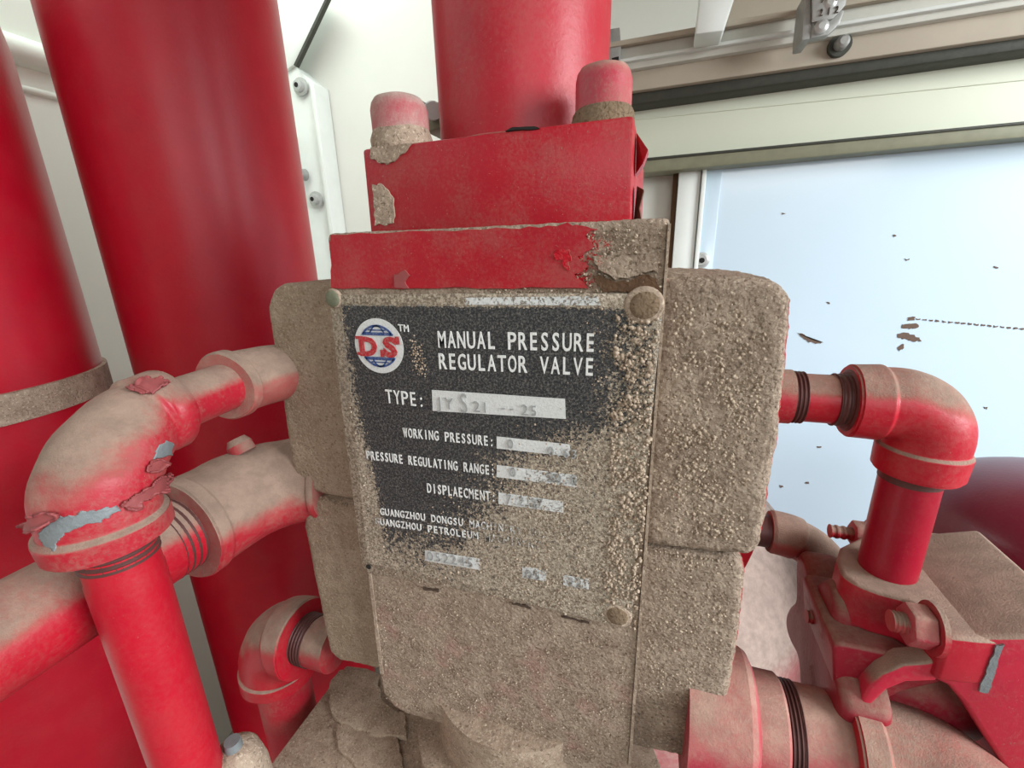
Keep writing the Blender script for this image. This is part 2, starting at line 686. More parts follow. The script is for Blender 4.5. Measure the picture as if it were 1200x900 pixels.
def skin_patch(name, src, poly, off, mat, parent, thick=.0006, sub=2, jag=3.0, seed=0, curl=0.0):
    """a scab of paint or bare metal lying on src: the part of its surface inside an outline, lifted off and given thickness"""
    bm = bmesh.new()
    bm.from_mesh(src.data)
    x0, x1 = min(p[0] for p in poly) - 12, max(p[0] for p in poly) + 12
    y0, y1 = min(p[1] for p in poly) - 12, max(p[1] for p in poly) + 12

    def near(f):
        c = f.calc_center_median() + src_off
        n = f.normal
        q = PJ(c)
        return n.dot(Vector(CP) - c) > 0 and x0 < q[0] < x1 and y0 < q[1] < y1
    src_off = Vector((0, 0, 0))
    kill = [f for f in bm.faces if not near(f)]
    bmesh.ops.delete(bm, geom=kill, context='FACES')
    for _ in range(sub):
        bmesh.ops.subdivide_edges(bm, edges=bm.edges[:], cuts=1, use_grid_fill=True)
    kill = []
    for f in bm.faces:
        c = f.calc_center_median()
        q = PJ(c)
        jx = mnoise.noise(Vector((q[0] * .12, q[1] * .12, seed))) * jag
        jy = mnoise.noise(Vector((q[0] * .12, q[1] * .12, seed + 9))) * jag
        if not inside(q[0] + jx, q[1] + jy, poly):
            kill.append(f)
    bmesh.ops.delete(bm, geom=kill, context='FACES')
    if not bm.faces:
        print('EMPTY PATCH', name)
        bm.free()
        return None
    left = set(bm.faces)
    isl = []
    while left:
        st = [left.pop()]
        cur = list(st)
        while st:
            f = st.pop()
            for e in f.edges:
                for g_ in e.link_faces:
                    if g_ in left:
                        left.discard(g_)
                        st.append(g_)
                        cur.append(g_)
        isl.append(cur)
    isl.sort(key=len)
    bmesh.ops.delete(bm, geom=[f for c_ in isl[:-1] for f in c_], context='FACES')
    bm.normal_update()
    for v in bm.verts:
        lift = off
        if curl and any(e.is_boundary for e in v.link_edges):
            lift += curl * abs(mnoise.noise(v.co * 120 + Vector((seed, 0, 0)))) * 2
        v.co += v.normal * lift
    me = bpy.data.meshes.new('m')
    bm.to_mesh(me)
    bm.free()
    o = link(name, me, mat, parent, True)
    bake(o, [('SOLIDIFY', dict(thickness=thick, offset=-1))])
    return o


def flat_patch(name, poly, y, mat, parent, thick=.0012, jag=.0015, seed=0, n=8):
    """ragged scab on a plane y = const facing the front"""
    pts = [UY(px, py, y) for px, py in poly]
    out = []
    for i in range(len(pts)):
        a, b = pts[i], pts[(i + 1) % len(pts)]
        for k in range(n):
            q = a + (b - a) * k / n
            s = Vector((q[0] * 260, q[2] * 260, seed))
            q = q + np.array([mnoise.noise(s) * jag, 0, mnoise.noise(s + Vector((7, 3, 1))) * jag])
            out.append(q)
    return prism(name, out, (0, thick, 0), mat, parent)


def hexnut(name, c, axis, r, h, mat, parent):
    axis = nz(axis)
    u = nz(np.cross(axis, [0, .3, 1]))
    v = np.cross(axis, u)
    c = np.array(c, float)
    pts = [c + (u * math.cos(a) + v * math.sin(a)) * r for a in [math.pi / 3 * i + .3 for i in range(6)]]
    return prism(name, pts, axis * h, mat, parent, bev=r * .12)


# ------------------------------------------------------------------ the setting
BW = .90
box('floor', (-1.25, -1.2, -.26), (1.6, 1.0, -.2), M['floor'])['kind'] = 'structure'
wl = box('wall_left', (-1.06, -1.3, -.2), (-1.0, .97, 1.75), M['wall'])
wf = box('front_light_blocker', (-1.0, -1.3, -.2), (.05, -1.25, 1.62), M['beige'])  # unseen wall added behind the camera to keep light off the front left
wf['kind'] = 'structure'
wl['kind'] = 'structure'
# rolled fold high on the left wall
zf = UX(30, 60, -.99)[2]
tube('fold', [(-1.0, -.9, zf + .0), (-1.0, .9, zf + .0)], .022, M['wall'], wl, 16)
tube('fold', [(-1.0, -.9, zf - .055), (-1.0, .9, zf - .055)], .006, M['wall'], wl, 12)
xc = UY(795, 210, BW)[0]
wb_ = box('wall_back', (-1.06, BW + .03, -.2), (xc + .02, BW + .08, 1.75), M['panel'])
wb_['kind'] = 'structure'
wu = box('wall_right', (xc + .021, BW + .06, 1.20), (1.6, BW + .10, 1.75), M['beige'])
wu['kind'] = 'structure'
ce = box('ceiling', (-.45, -1.25, 1.62), (1.1, .98, 1.66), M['beige'])  # stops short on the left, an invented opening to light the left wall
ce['kind'] = 'structure'

# corner angle with bolts between left wall and back panel
t1 = empty('trim_1', (-.95, .88, .6), 'narrow white corner angle with small bolts beside the tall red cylinder', 'trim')
t1['kind'] = 'structure'
del t1['category']
xa = UY(345, 120, BW)[0]
xb = UY(372, 200, BW)[0]
xa, xb = min(xa, xb) - .06, max(xa, xb)
top = UY(348, 80, BW)[2]


def strip(px0, px1, y, th, name, mat, parent, z0=-.2):
    a = [UY(px0[0], px0[1], y), UY(px1[0], px1[1], y)]
    lo, hi = a[0][0], a[1][0]
    return lo, hi


A = UY(346, 78, BW - .02)
B = UY(366, 96, BW - .02)
prism('angle_flange', [(A[0] - .12, BW - .02, -.2), (B[0], BW - .02, -.2), (B[0], BW - .02, B[2]), (A[0], BW - .02, A[2]),
                       (A[0] - .12, BW - .02, A[2])], (0, .05, 0), M['frame'], t1, bev=.002)
prism('angle_lip', [(B[0], BW - .032, -.2), (B[0] + .012, BW - .032, -.2), (B[0] + .012, BW - .032, B[2] - .006), (B[0], BW - .032, B[2])],
      (0, .06, 0), M['frame'], t1, bev=.002)
for px, py in ((353, 102), (371, 234)):
    c = UY(px, py, BW - .025)
    turned('bolt', c, c - np.array([0, .018, 0]), [(0, .022), (.25, .022), (.3, .015), (.9, .013), (1, .008)], M['bolt'], t1, 16)
    turned('bolt_hole', c - np.array([0, .0181, 0]), c - np.array([0, .0195, 0]), [(0, .006), (1, .006)], M['dark'], t1, 12)
c = UY(357, 205, BW - .03)
turned('bolt', c, c - np.array([0, .02, 0]), [(0, .016), (1, .012)], M['steel'], t1, 16)

# diagonal brace at the top left corner
t2 = prism('trim_2', [UY(*p, BW - .03) for p in ((300, -30), (352, -30), (384, -6), (344, 76), (322, 90), (318, 20))], (0, .012, 0),
           M['frame'], bev=.002)
tag(t2, 'pale diagonal gusset brace above the corner angle', kind='structure')
t2l = prism('edge_bead', [UY(*p, BW - .04) for p in ((384, -8), (386, -6), (346.5, 78), (344, 76))], (0, .012, 0), M['seal'], t2)

# large glossy pale blue door panel on the right
XR = 1.55
dr = prism('door_1', [(xc, BW, -.2), (XR, BW, -.2), (XR, BW, UY(1200, 155, BW)[2] + .02), (xc, BW, UY(750, 200, BW)[2])],
           (0, .03, 0), M['door'])
tag(dr, 'glossy pale blue door panel filling the right background', kind='structure')
x1 = UY(828, 210, BW)[0]
box('door_stile', (xc, BW - .012, -.2), (UY(818, 240, BW)[0], BW + .005, 1.185), M['frame'], dr, bev=.002)
box('stile_bead', (UY(819, 240, BW)[0], BW - .02, -.2), (UY(824, 240, BW)[0], BW + .004, 1.185), M['frame'], dr, bev=.002)
box('stile_flange', (UY(824, 240, BW)[0], BW - .004, -.2), (UY(842, 240, BW)[0], BW + .004, 1.185), M['door'], dr, bev=.001)
c = UY(822, 305, BW - .006)
turned('bolt', c + np.array([0, .004, 0]), c - np.array([0, .012, 0]), [(0, .018), (.3, .018), (.4, .013), (1, .011)], M['bolt'], dr, 20)
turned('bolt_hole', c - np.array([0, .0121, 0]), c - np.array([0, .0135, 0]), [(0, .006), (1, .006)], M['dark'], dr, 12)
# dark gap line left of the stile
gx = UY(790, 240, BW)[0]
box('door_gap', (gx - .006, BW + .0, -.2), (xc - .001, BW + .045, 1.185), M['rust'], dr)
random.seed(5)
for poly in (((934, 390), (942, 392), (950, 397), (964, 401), (960, 403), (948, 401), (940, 396)),
             ((1052, 391), (1062, 390), (1072, 393), (1080, 399), (1070, 401), (1064, 398), (1058, 397), (1052, 395)),
             ((1057, 381), (1066, 379), (1076, 380), (1076, 384), (1066, 385), (1058, 384)),
             ((1052, 408), (1058, 403), (1060, 407), (1054, 412)),
             ((1064, 372), (1072, 371), (1072, 375), (1064, 376))):
    flat_patch('chip', poly, BW - .0012, M['mark'], dr, .003, .004, poly[0][0], 4)
for i in range(17):
    px = 1074 + i * 7.6
    py = 373 + i * .72
    flat_patch('scratch', ((px, py), (px + 4.5, py + .3), (px + 4.5, py + 2.0), (px, py + 1.8)), BW - .0012, M['mark'], dr, .003, .002, i, 2)
for px, py in ((918, 250), (1048, 276), (1063, 304), (1168, 313), (971, 355), (1155, 478), (946, 566), (916, 570), (960, 524), (911, 640)):
    flat_patch('speck', ((px - 2, py - 1), (px + 2, py - .6), (px + 2.4, py + 1), (px - 1, py + 1.2)), BW - .0012, M['mark'], dr, .003, .003, px, 2)


# horizontal rails over the door: long bars, each face between its photographed edges
def rail(name, rowL, rowR, y0, y1, mat, label, bev=.003, kind='structure', parent=None, xs=(742, 1200)):
    """rowL=(top,bottom) rows at px xs[0], rowR rows at px xs[1], on the plane y0"""
    q = [UY(xs[0], rowL[0], y0), UY(xs[0], rowL[1], y0), UY(xs[1], rowR[1], y0), UY(xs[1], rowR[0], y0)]

    def ext(p, r, x):
        return p + (r - p) * (x - p[0]) / (r[0] - p[0])
    X0 = UY(696, 120, y0)[0]
    pts = [ext(q[0], q[3], X0), ext(q[1], q[2], X0), ext(q[1], q[2], XR), ext(q[0], q[3], XR)]
    o = prism(name, pts, (0, y1 - y0, 0), mat, parent, bev)
    if parent is None:
        tag(o, label, kind=kind)
    return o


rail('trim_3', (188, 204), (144, 161), BW - .05, BW + .02, M['seal_pale'], 'olive metal rail along the top edge of the door panel')
tr4 = rail('trim_4', (112, 192), (48, 150), BW - .02, BW + .05, M['roll'], 'pale green shutter panel between the two rails')
rail('press_line', (139, 141), (92, 94), BW - .022, BW - .01, M['roll'], '', .001, parent=tr4)
rail('shadow_lip', (186.5, 189.5), (142, 145.5), BW - .053, BW - .03, M['seal'], '', .001, parent=tr4)
tr5 = rail('trim_5', (104, 123), (38, 58), BW - .07, BW + .02, M['seal'], 'dark weathered rubber seal strip above the pale green panel', .006)
rail('trim_6', (80, 107), (4, 41), BW - .085, BW + .03, M['beige'], 'dusty beige rail above the dark rubber seal')
tr7 = rail('trim_7', (50, 81), (-28, 6), BW - .10, BW + .03, M['beam'], 'painted pale roof rail with a white lip')
rail('lip', (66, 71), (-12, -6), BW - .11, BW - .08, M['frame'], '', parent=tr7)
tr8 = rail('trim_8', (44, 51), (-38, -30), BW - .115, BW - .10, M['beige'], 'beige roof ridge behind the slanted strut')
# slanted strut
st = prism('trim_9', [UY(*p, BW - .18) for p in ((822, -20), (866, -20), (848, 36), (815, 40))], (0, .06, 0), M['frame'], bev=.003)
tag(st, 'short white slanted strut under the roof', kind='structure')

BRK = []
# hanging bracket stamped with figures
br = prism('hanging_bracket', [UY(*p, BW - .185) for p in ((952, -20), (994, -20), (991, 6), (976, 22), (952, 26))], (0, .006, 0), M['steel'], bev=.001)
tag(br, 'grey steel hanging bracket stamped with figures under the roof rail', 'bracket')
prism('bracket_foot', [UY(*p, BW - .18) for p in ((952, 24), (976, 22), (985, 10), (990, 12), (984, 28), (970, 41), (950, 45))], (0, .02, 0), M['steel'], br, bev=.002)
prism('bracket_side', [UY(*p, BW - .178) for p in ((946, -12), (953, -12), (951, 45), (940, 47), (941, 30))], (0, .06, 0), M['steel'], br, bev=.001)
for px, py in ((972, 4), (962, 32)):
    c = UY(px, py, BW - .18)
    turned('rivet', c, c - np.array([0, .008, 0]), [(0, .011), (.6, .010), (1, .005)], M['bolt'], br, 16)
for tx_, a_, b_ in (('7 0', (962, 3), (982, 1)), ('2 1 2', (960, 19), (982, 15))):
    BRK.append((tx_, a_, b_))
wsh = UY(985, 52, BW - .095)
wo_ = empty('washer_bolt', tuple(wsh), 'small bolt with dark washer on the beige rail under the bracket', 'bolt')
turned('washer', wsh + np.array([0, .012, 0]), wsh, [(0, .018), (1, .018)], M['seal'], wo_, 24)
turned('bolt_head', wsh, wsh - np.array([0, .018, 0]), [(0, .011), (.8, .010), (1, .006)], M['steel'], wo_, 20)
# small grey latch beside the riser column and the block behind the left cap
lt = prism('latch_plate', [UY(*p, BW - .112) for p in ((714, 34), (726, 32), (728, 60), (726, 80), (714, 82))], (0, .01, 0), M['steel'], tr7, bev=.001)
prism('latch_slot', [UY(*p, BW - .114) for p in ((717, 68), (725, 66), (725, 77), (717, 78))], (0, .004, 0), M['dark'], tr7)

# ------------------------------------------------------------------ gas cylinders on the left
def cylinder(lab, a, d, half, z0, z1, strap=None):
    x, y = polar(a, d)
    r = d * math.sin(half)
    t = empty('gas_cylinder', (x, y, z0), lab, 'cylinder', 'tall red cylinders on the left')
    prof = []
    for z in np.linspace(z0, z1, 14):
        prof.append(((z - z0) / (z1 + .16 - z0), r))
    for k in range(1, 8):
        q = k / 7 * math.pi / 2
        prof.append(((z1 + math.sin(q) * .15 - z0) / (z1 + .16 - z0), max(r * math.cos(q), .02)))
    turned('shell', (x, y, z0), (x, y, z1 + .16), prof, M['red'], t, 96, .5)
    if strap:
        zc = VL(x + r * .6, y - r * .8, strap)
        turned('strap', (x, y, zc - .016), (x, y, zc + .016), [(0, r), (.02, r + .004), (.98, r + .004), (1, r)], M['mud_smooth'], t, 96, .5)
    return x, y, r


al, ar = az(35, 0), az(325, 0)
cx2, cy2, cr2 = cylinder('tall red cylinder, the wide one right behind the left pipes', (al + ar) / 2, .75, (ar - al) / 2, -.2, 1.8)
a1 = math.radians(-61.5)
hw = math.radians(10.6)
cx1, cy1, cr1 = cylinder('tall red cylinder with a dusty band, cut by the left frame edge', a1 - hw, .80, hw, -.2, 1.22, 527)

# ------------------------------------------------------------------ the regulator valve
V = empty('regulator_valve', (-.1, .06, .6), 'dust-caked manual regulator valve with black name plate in the centre', 'valve')


def uy(pts, y): return [UY(px, py, y) for px, py in pts]


body = prism('valve_body', [(-.2055, 0, 1.0158), (-.2125, 0, .80), (-.2135, 0, .640), (-.2115, 0, .622), (-.203, 0, .609), (-.19, 0, .605),
                            (-.15, 0, .607), (-.10, 0, .609), (-.05, 0, .607), (.001, 0, .604), (.0046, 0, .608), (.0046, 0, 1.0158)],
             (0, .15, 0), M['mud'], V, bev=.004, seg=3)
gritty(body, .0014, .0035, .0010, .03, .0012)

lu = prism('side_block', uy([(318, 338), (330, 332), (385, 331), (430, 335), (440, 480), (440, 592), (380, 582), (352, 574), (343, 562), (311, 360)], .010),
           (0, .11, 0), M['mud_left_shade'], V, bev=.010, seg=4)
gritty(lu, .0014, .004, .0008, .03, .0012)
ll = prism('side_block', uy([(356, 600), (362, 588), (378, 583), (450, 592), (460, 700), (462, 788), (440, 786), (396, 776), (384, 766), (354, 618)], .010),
           (0, .11, 0), M['mud_left_shade'], V, bev=.007, seg=4)
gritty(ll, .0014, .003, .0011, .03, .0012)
ru = prism('side_block', uy([(770, 322), (860, 324), (905, 328), (922, 336), (929, 350), (925, 430), (913, 520), (893, 640), (884, 655), (840, 652), (750, 640)], .008),
           (0, .11, 0), M['mud_right'], V, bev=.009, seg=4)
gritty(ru, .0014, .0045, .0018, .03, .0018)
rl = prism('side_block', uy([(740, 642), (868, 657), (875, 672), (868, 740), (845, 880), (838, 896), (800, 890), (720, 872)], .008),
           (0, .11, 0), M['mud_right'], V, bev=.006, seg=4)
gritty(rl, .0014, .0035, .0014, .03, .0014)
# round red housing behind the blocks
turned('round_housing', (-.10, .100, .80), (-.10, .19, .80), [(0, .05), (.001, .193), (.97, .195), (1, .185)], M['red_top'], V, 120)

# thin painted seams either side of the body
prism('seam_bead', uy([(431.5, 672), (434.5, 672), (449, 790), (445.5, 790)], -.0012), (0, .003, 0), M['mud_smooth'], V)
prism('seam_bead', uy([(783, 262), (786.5, 262), (739.5, 898), (736, 898)], -.0014), (0, .004, 0), M['mud_smooth'], V)
# body groove shadows are real gaps: a dark back strip between body and right blocks
flat_patch('paint_strip', ((387, 275), (500, 271), (600, 267), (664, 263), (700, 268), (686, 278), (698, 290), (676, 300), (690, 314), (672, 322), (690, 336), (560, 338), (470, 338), (388, 338)), -.0018, M['red_top'], V, .0015, .0016, 12, 6)
# rust patch where the crust has fallen off below the red strip, and lifted crust above it
flat_patch('bare_patch', ((694, 322), (712, 328), (730, 330), (752, 322), (768, 326), (774, 340), (760, 346), (735, 342), (705, 341)), -.0016, M['rust'], V, .002, .0022, 3)
flat_patch('crust_flake', ((650, 293), (664, 291), (671, 300), (668, 314), (661, 318), (659, 305), (648, 304)), -.0024, M['mud'], V, .002, .002, 4)
flat_patch('crust_flake', ((696, 300), (770, 296), (772, 318), (752, 318), (738, 326), (718, 326), (702, 316)), -.0026, M['mud'], V, .0025, .002, 8)
flat_patch('paint_flake', ((462, 322), (468, 320), (474, 316), (480, 322), (474, 330), (478, 338), (463, 338)), -.0030, M['flake'], V, .0012, .001, 5, 4)

# ---- name plate and its printing
PY = -.0024
plate = prism('name_plate', uy([(390, 346), (560, 344), (774, 344), (778, 350), (760, 520), (740, 728), (732, 737), (600, 703), (430, 671), (424, 662), (400, 480), (386, 352)], PY),
              (0, .0022, 0), M['plate'], V, bev=.0006, seg=2)
plate['label'] = 'black printed metal name plate half buried in grit'
pan = prism('print_panel', uy([(400, 358), (771, 360), (735, 724), (431, 660)], PY - .0003), (0, .0004, 0), M['black'], plate)
tx = uy([(545, 349), (700, 347), (704, 358), (545, 357)], PY - .0004)
prism('clean_strip', tx, (0, .0006, 0), M['bar'], plate)


GLY = {}


def glyph(ch, bold):
    k = (ch, bold)
    if k not in GLY:
        cu = bpy.data.curves.new('t', 'FONT')
        cu.body = ch
        cu.extrude = .5
        cu.offset = bold
        cu.resolution_u = 3
        o = bpy.data.objects.new('t', cu)
        COL.objects.link(o)
        dg = bpy.context.evaluated_depsgraph_get()
        dg.update()
        me = bpy.data.meshes.new_from_object(o.evaluated_get(dg))
        bpy.data.objects.remove(o)
        co = np.array([v.co[:] for v in me.vertices])
        co[:, 0] -= (co[:, 0].max() + co[:, 0].min()) / 2
        GLY[k] = (co, [tuple(p.vertices) for p in me.polygons], co[:, 0].max() * 2)
        bpy.data.meshes.remove(me)
    return GLY[k]


def lettering(s, p0, p1, h, mat, y=PY - .0006, ext=.0003, name='lettering', bold=0.0, parent=plate, fill=.80):
    """condensed, evenly spaced capitals; p0, p1: pixel ends of the baseline; h: capital height in pixels"""
    a, b = UY(*p0, y), UY(*p1, y)
    t = UY(p0[0], p0[1] - h, y)
    ux = nz(b - a)
    cell = np.linalg.norm(b - a) / (len(s) - 1 + fill)
    sy = abs(t[2] - a[2]) / (glyph('E', bold)[0][:, 1].max())
    wE = glyph('R', bold)[2]
    vs, fs = [], []
    for i, ch in enumerate(s):
        if ch == ' ':
            continue
        co, pf, w = glyph(ch, bold)
        sx = cell * fill / wE
        if w > wE * .8:
            sx = cell * fill / w
        c = a + ux * cell * (i + fill / 2)
        k = len(vs)
        for q in co:
            vs.append(c + ux * q[0] * sx + np.array((0, -q[2] * 2 * ext, q[1] * sy)))
        fs += [[j + k for j in f] for f in pf]
    me = bpy.data.meshes.new('m')
    me.from_pydata([tuple(map(float, v)) for v in vs], [], fs)
    me.update()
    return link(name, me, mat, parent)


W = M['white']
lettering('MANUAL PRESSURE', (514, 407), (697, 412), 19, W, bold=.012)
lettering('REGULATOR VALVE', (515, 432), (696, 440), 18, W, bold=.012)
lettering('TM', (467, 388), (479, 389), 8, W)
lettering('TYPE:', (453, 472), (498, 477), 15.5, W)
lettering('WORKING PRESSURE:', (473, 512), (579, 523), 10.5, W, bold=.008)
lettering('PRESSURE REGULATING RANGE:', (430, 538), (580, 557), 9.8, W, bold=.008)
lettering('DISPLAECMENT:', (501, 577), (581, 588), 10.5, W, bold=.008)
lettering('GUANGZHOU DONGSU MACHINERY CO.', (446, 603), (640, 630), 7.6, W, bold=.008)
lettering('GUANGZHOU PETROLEUM MACHINERY', (440, 614), (633, 643), 7.4, W, bold=.008)
for q in (((506, 457), (662, 467.5), (663, 491), (507, 481.5)),
          ((582, 511.5), (668, 521), (668, 535), (582, 525.5)),
          ((582, 545), (676, 557), (676, 571), (582, 559)),
          ((584, 577), (660, 588), (660, 601), (584, 590.5)),
          ((498, 645), (562, 655), (562, 668), (498, 657)),
          ((612, 664), (640, 668), (640, 681), (612, 677)),
          ((660, 674), (690, 679), (690, 691), (660, 686))):
    prism('value_bar', uy(q, PY - .0006), (0, .0005, 0), M['bar'], plate)
YE = PY - .0009
for s, p0, p1, h in (('JY', (510, 478), (532, 480), 13), ('S', (539, 483), (550, 484), 22), ('21', (555, 482), (573, 484), 12), ('--', (586, 482), (604, 483), 10),
                     ('25', (611, 486), (630, 488), 12), ('0', (595, 525), (602, 526), 10.5), ('0.63', (642, 533), (676, 538), 10),
                     ('0', (598, 558), (605, 559), 10.5), ('20.0', (642, 564), (676, 569), 11), ('7.2.27', (594, 590), (636, 596), 10.5),
                     ('052245', (501, 656), (555, 665), 10), ('05', (616, 677), (634, 680), 9.5), ('12', (667, 686), (682, 689), 9.5)):
    lettering(s, p0, p1, h, M['emboss'], YE, .0005, 'stamped_figures')

for tx_, a_, b_ in BRK:
    lettering(tx_, a_, b_, 8, M['gap'], BW - .1862, .001, 'stamped_figures', parent=br)

# round emblem
lc = UY(444.5, 405.5, PY)
lr = abs(UY(472.5, 405.5, PY)[0] - UY(416.5, 405.5, PY)[0]) / 2
turned('emblem_disc', lc, lc + np.array([0, -.0007, 0]), [(0, lr), (1, lr)], M['bar'], plate, 64)


def ribbon(pts, w):
    """flat stroke in the emblem's plane"""
    n = len(pts)
    vs = []
    for i in range(n):
        a = np.array(pts[max(0, i - 1)])
        b = np.array(pts[min(n - 1, i + 1)])
        t = nz(b - a)
        m = np.array([-t[1], t[0]]) * w / 2
        for s in (-1, 1):
            q = np.array(pts[i]) + m * s
            vs.append((lc[0] + q[0] * lr, lc[1] - .0010, lc[2] + q[1] * lr))
    fs = [[2 * i, 2 * i + 1, 2 * i + 3, 2 * i + 2] for i in range(n - 1)]
    return vs, fs


vs, fs = [], []


def addr(pts, w):
    v, f = ribbon(pts, w)
    k = len(vs)
    vs.extend(v)
    fs.extend([[i + k for i in q] for q in f])


g = .74
for s in (1, -1):
    a0 = math.asin(.40 / g)
    addr([(g * math.cos(a0 + (math.pi - 2 * a0) * i / 24), s * g * math.sin(a0 + (math.pi - 2 * a0) * i / 24)) for i in range(25)], .075)
    addr([(-.58 + 1.16 * i / 10, s * .45) for i in range(11)], .11)
    for e in (.30,):
        for sx in (-1, 1):
            addr([(sx * e * math.cos(q) * 1.25, s * g * math.sin(q)) for q in [math.radians(40 + 50 * i / 8) for i in range(9)]], .05)
    addr([(-.36 + .72 * i / 6, s * .585) for i in range(7)], .04)
me = bpy.data.meshes.new('m')
me.from_pydata(vs, [], fs)
gl = link('emblem_globe', me, M['logo_blue'], plate)
bake(gl, [('SOLIDIFY', dict(thickness=.0004, offset=0))])
lx = lambda u: lc[0] + u * lr


def em(u0, u1, v0, v1, name='emblem_letter'):
    y = lc[1] - .0014
    return [(lx(u0), y, lc[2] + v0 * lr), (lx(u1), y, lc[2] + v0 * lr), (lx(u1), y, lc[2] + v1 * lr), (lx(u0), y, lc[2] + v1 * lr)]


def world_letter(s, u0, u1, v0, v1, bold, mat):
    y = lc[1] - .0012
    a = PJ((lx(u0), y, lc[2] + v0 * lr))
    b = PJ((lx(u1), y, lc[2] + v0 * lr))
    t = PJ((lx(u0), y, lc[2] + v1 * lr))
    return lettering(s, a[:2], b[:2], math.hypot(a[0] - t[0], a[1] - t[1]), mat, y, .0003, 'emblem_letter', bold, fill=1.0)


world_letter('D', -.80, -.06, -.33, .33, .055, M['logo_red'])
world_letter('S', .10, .86, -.33, .35, .055, M['logo_red'])
for u0, u1, v0, v1 in ((-.92, -.62, .24, .35), (-.92, -.62, -.35, -.24), (.72, .88, .10, .38), (.06, .2, -.38, -.12)):
    prism('emblem_serif', em(u0, u1, v0, v1), (0, .0004, 0), M['logo_red'], plate)

# real grains of caked dust stuck on the plate, the body and the side blocks
PHI = (1 + 5 ** .5) / 2
ICO = np.array([(-1, PHI, 0), (1, PHI, 0), (-1, -PHI, 0), (1, -PHI, 0), (0, -1, PHI), (0, 1, PHI), (0, -1, -PHI), (0, 1, -PHI),
                (PHI, 0, -1), (PHI, 0, 1), (-PHI, 0, -1), (-PHI, 0, 1)], float) / math.sqrt(1 + PHI * PHI)
ICF = np.array([(0, 11, 5), (0, 5, 1), (0, 1, 7), (0, 7, 10), (0, 10, 11), (1, 5, 9), (5, 11, 4), (11, 10, 2), (10, 7, 6), (7, 1, 8),
                (3, 9, 4), (3, 4, 2), (3, 2, 6), (3, 6, 8), (3, 8, 9), (4, 9, 5), (2, 4, 11), (6, 2, 10), (8, 6, 7), (9, 8, 1)])
RNG = np.random.default_rng(7)


def grit(name, pts, rad, mat, parent):
    n = len(pts)
    q = RNG.normal(size=(n, 3, 3))
    q, _ = np.linalg.qr(q)
    sc = np.array(rad)[:, None] * RNG.uniform(.6, 1.15, (n, 3))
    v = np.einsum('kj,nj,nji->nki', ICO, sc, q) + np.array(pts)[:, None, :]
    f = (ICF[None] + (np.arange(n) * 12)[:, None, None]).reshape(-1, 3)
    me = bpy.data.meshes.new('m')
    me.vertices.add(n * 12)
    me.vertices.foreach_set('co', v.reshape(-1))
    me.loops.add(len(f) * 3)
    me.loops.foreach_set('vertex_index', f.reshape(-1).astype(np.int32))
    me.polygons.add(len(f))
    me.polygons.foreach_set('loop_start', np.arange(0, len(f) * 3, 3, dtype=np.int32))
    me.update(calc_edges=True)
    o = link(name, me, mat, parent, True)
    o['kind'] = 'stuff'
    return o


def scatter(n, x0, x1, z0, z1, y, rlo, rhi, dens=None, clump=90):
    P, R = [], []
    for x, z, r in zip(RNG.uniform(x0, x1, n), RNG.uniform(z0, z1, n), RNG.random(n)):
        c = .5 + mnoise.noise(Vector((x * clump, z * clump, 3))) * .9
        k = c * (dens(x, z) if dens else 1)
        if RNG.random() < k:
            P.append((x, y, z))
            R.append(rlo + (rhi - rlo) * r ** 2.2)
    return P, R


def plate_density(x, z):
    u, v = (x + .2102) / .2145, (.9775 - z) / .2215
    ur = .86 - .36 * min(1, max(0, (v - .28) / .24)) - .25 * min(1, max(0, (v - .5) / .45))
    d = max(0, min(1, (u - ur + .12) / .45))
    return max(d, .5 * max(0, min(1, (v - .68) / .2)), .5 * max(0, min(1, (.10 - u) / .08)))


P, R = [], []
for i in range(120):
    t = RNG.random()
    P.append(UY(486 + t * 9 + RNG.normal() * 4.5, 402 + t * 38 + RNG.normal() * 4, PY - .0004))
    R.append(RNG.uniform(.0002, .0009))
grit('grit', P, R, M['grain'], plate)
P, R = scatter(11000, -.204, .001, .757, .974, PY - .0003, .0003, .0011, plate_density)
P2, R2 = scatter(1800, -.02, .002, .775, .965, PY - .0003, .0009, .0019)
grit('grit', P + P2, R + R2, M['grain'], plate)
P, R = scatter(5200, -.209, .002, .615, .745, -.0008, .0003, .0009)
P2, R2 = scatter(1300, -.09, .002, .978, 1.012, -.0008, .0003, .0011)
grit('grit', P + P2, R + R2, M['grain'], body)
P, R = scatter(5500, .010, .058, .83, .972, .0085, .0005, .0016)
grit('grit', P, R, M['grain'], ru)
P, R = scatter(3000, .010, .056, .69, .815, .0085, .0004, .0013)
grit('grit', P, R, M['grain'], rl)
P, R = scatter(2200, -.262, -.216, .84, .96, .0105, .0002, .0007)
grit('grit', P, R, M['grain_shade'], lu)
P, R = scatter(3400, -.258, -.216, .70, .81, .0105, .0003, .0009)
grit('grit', P, R, M['grain_shade'], ll)

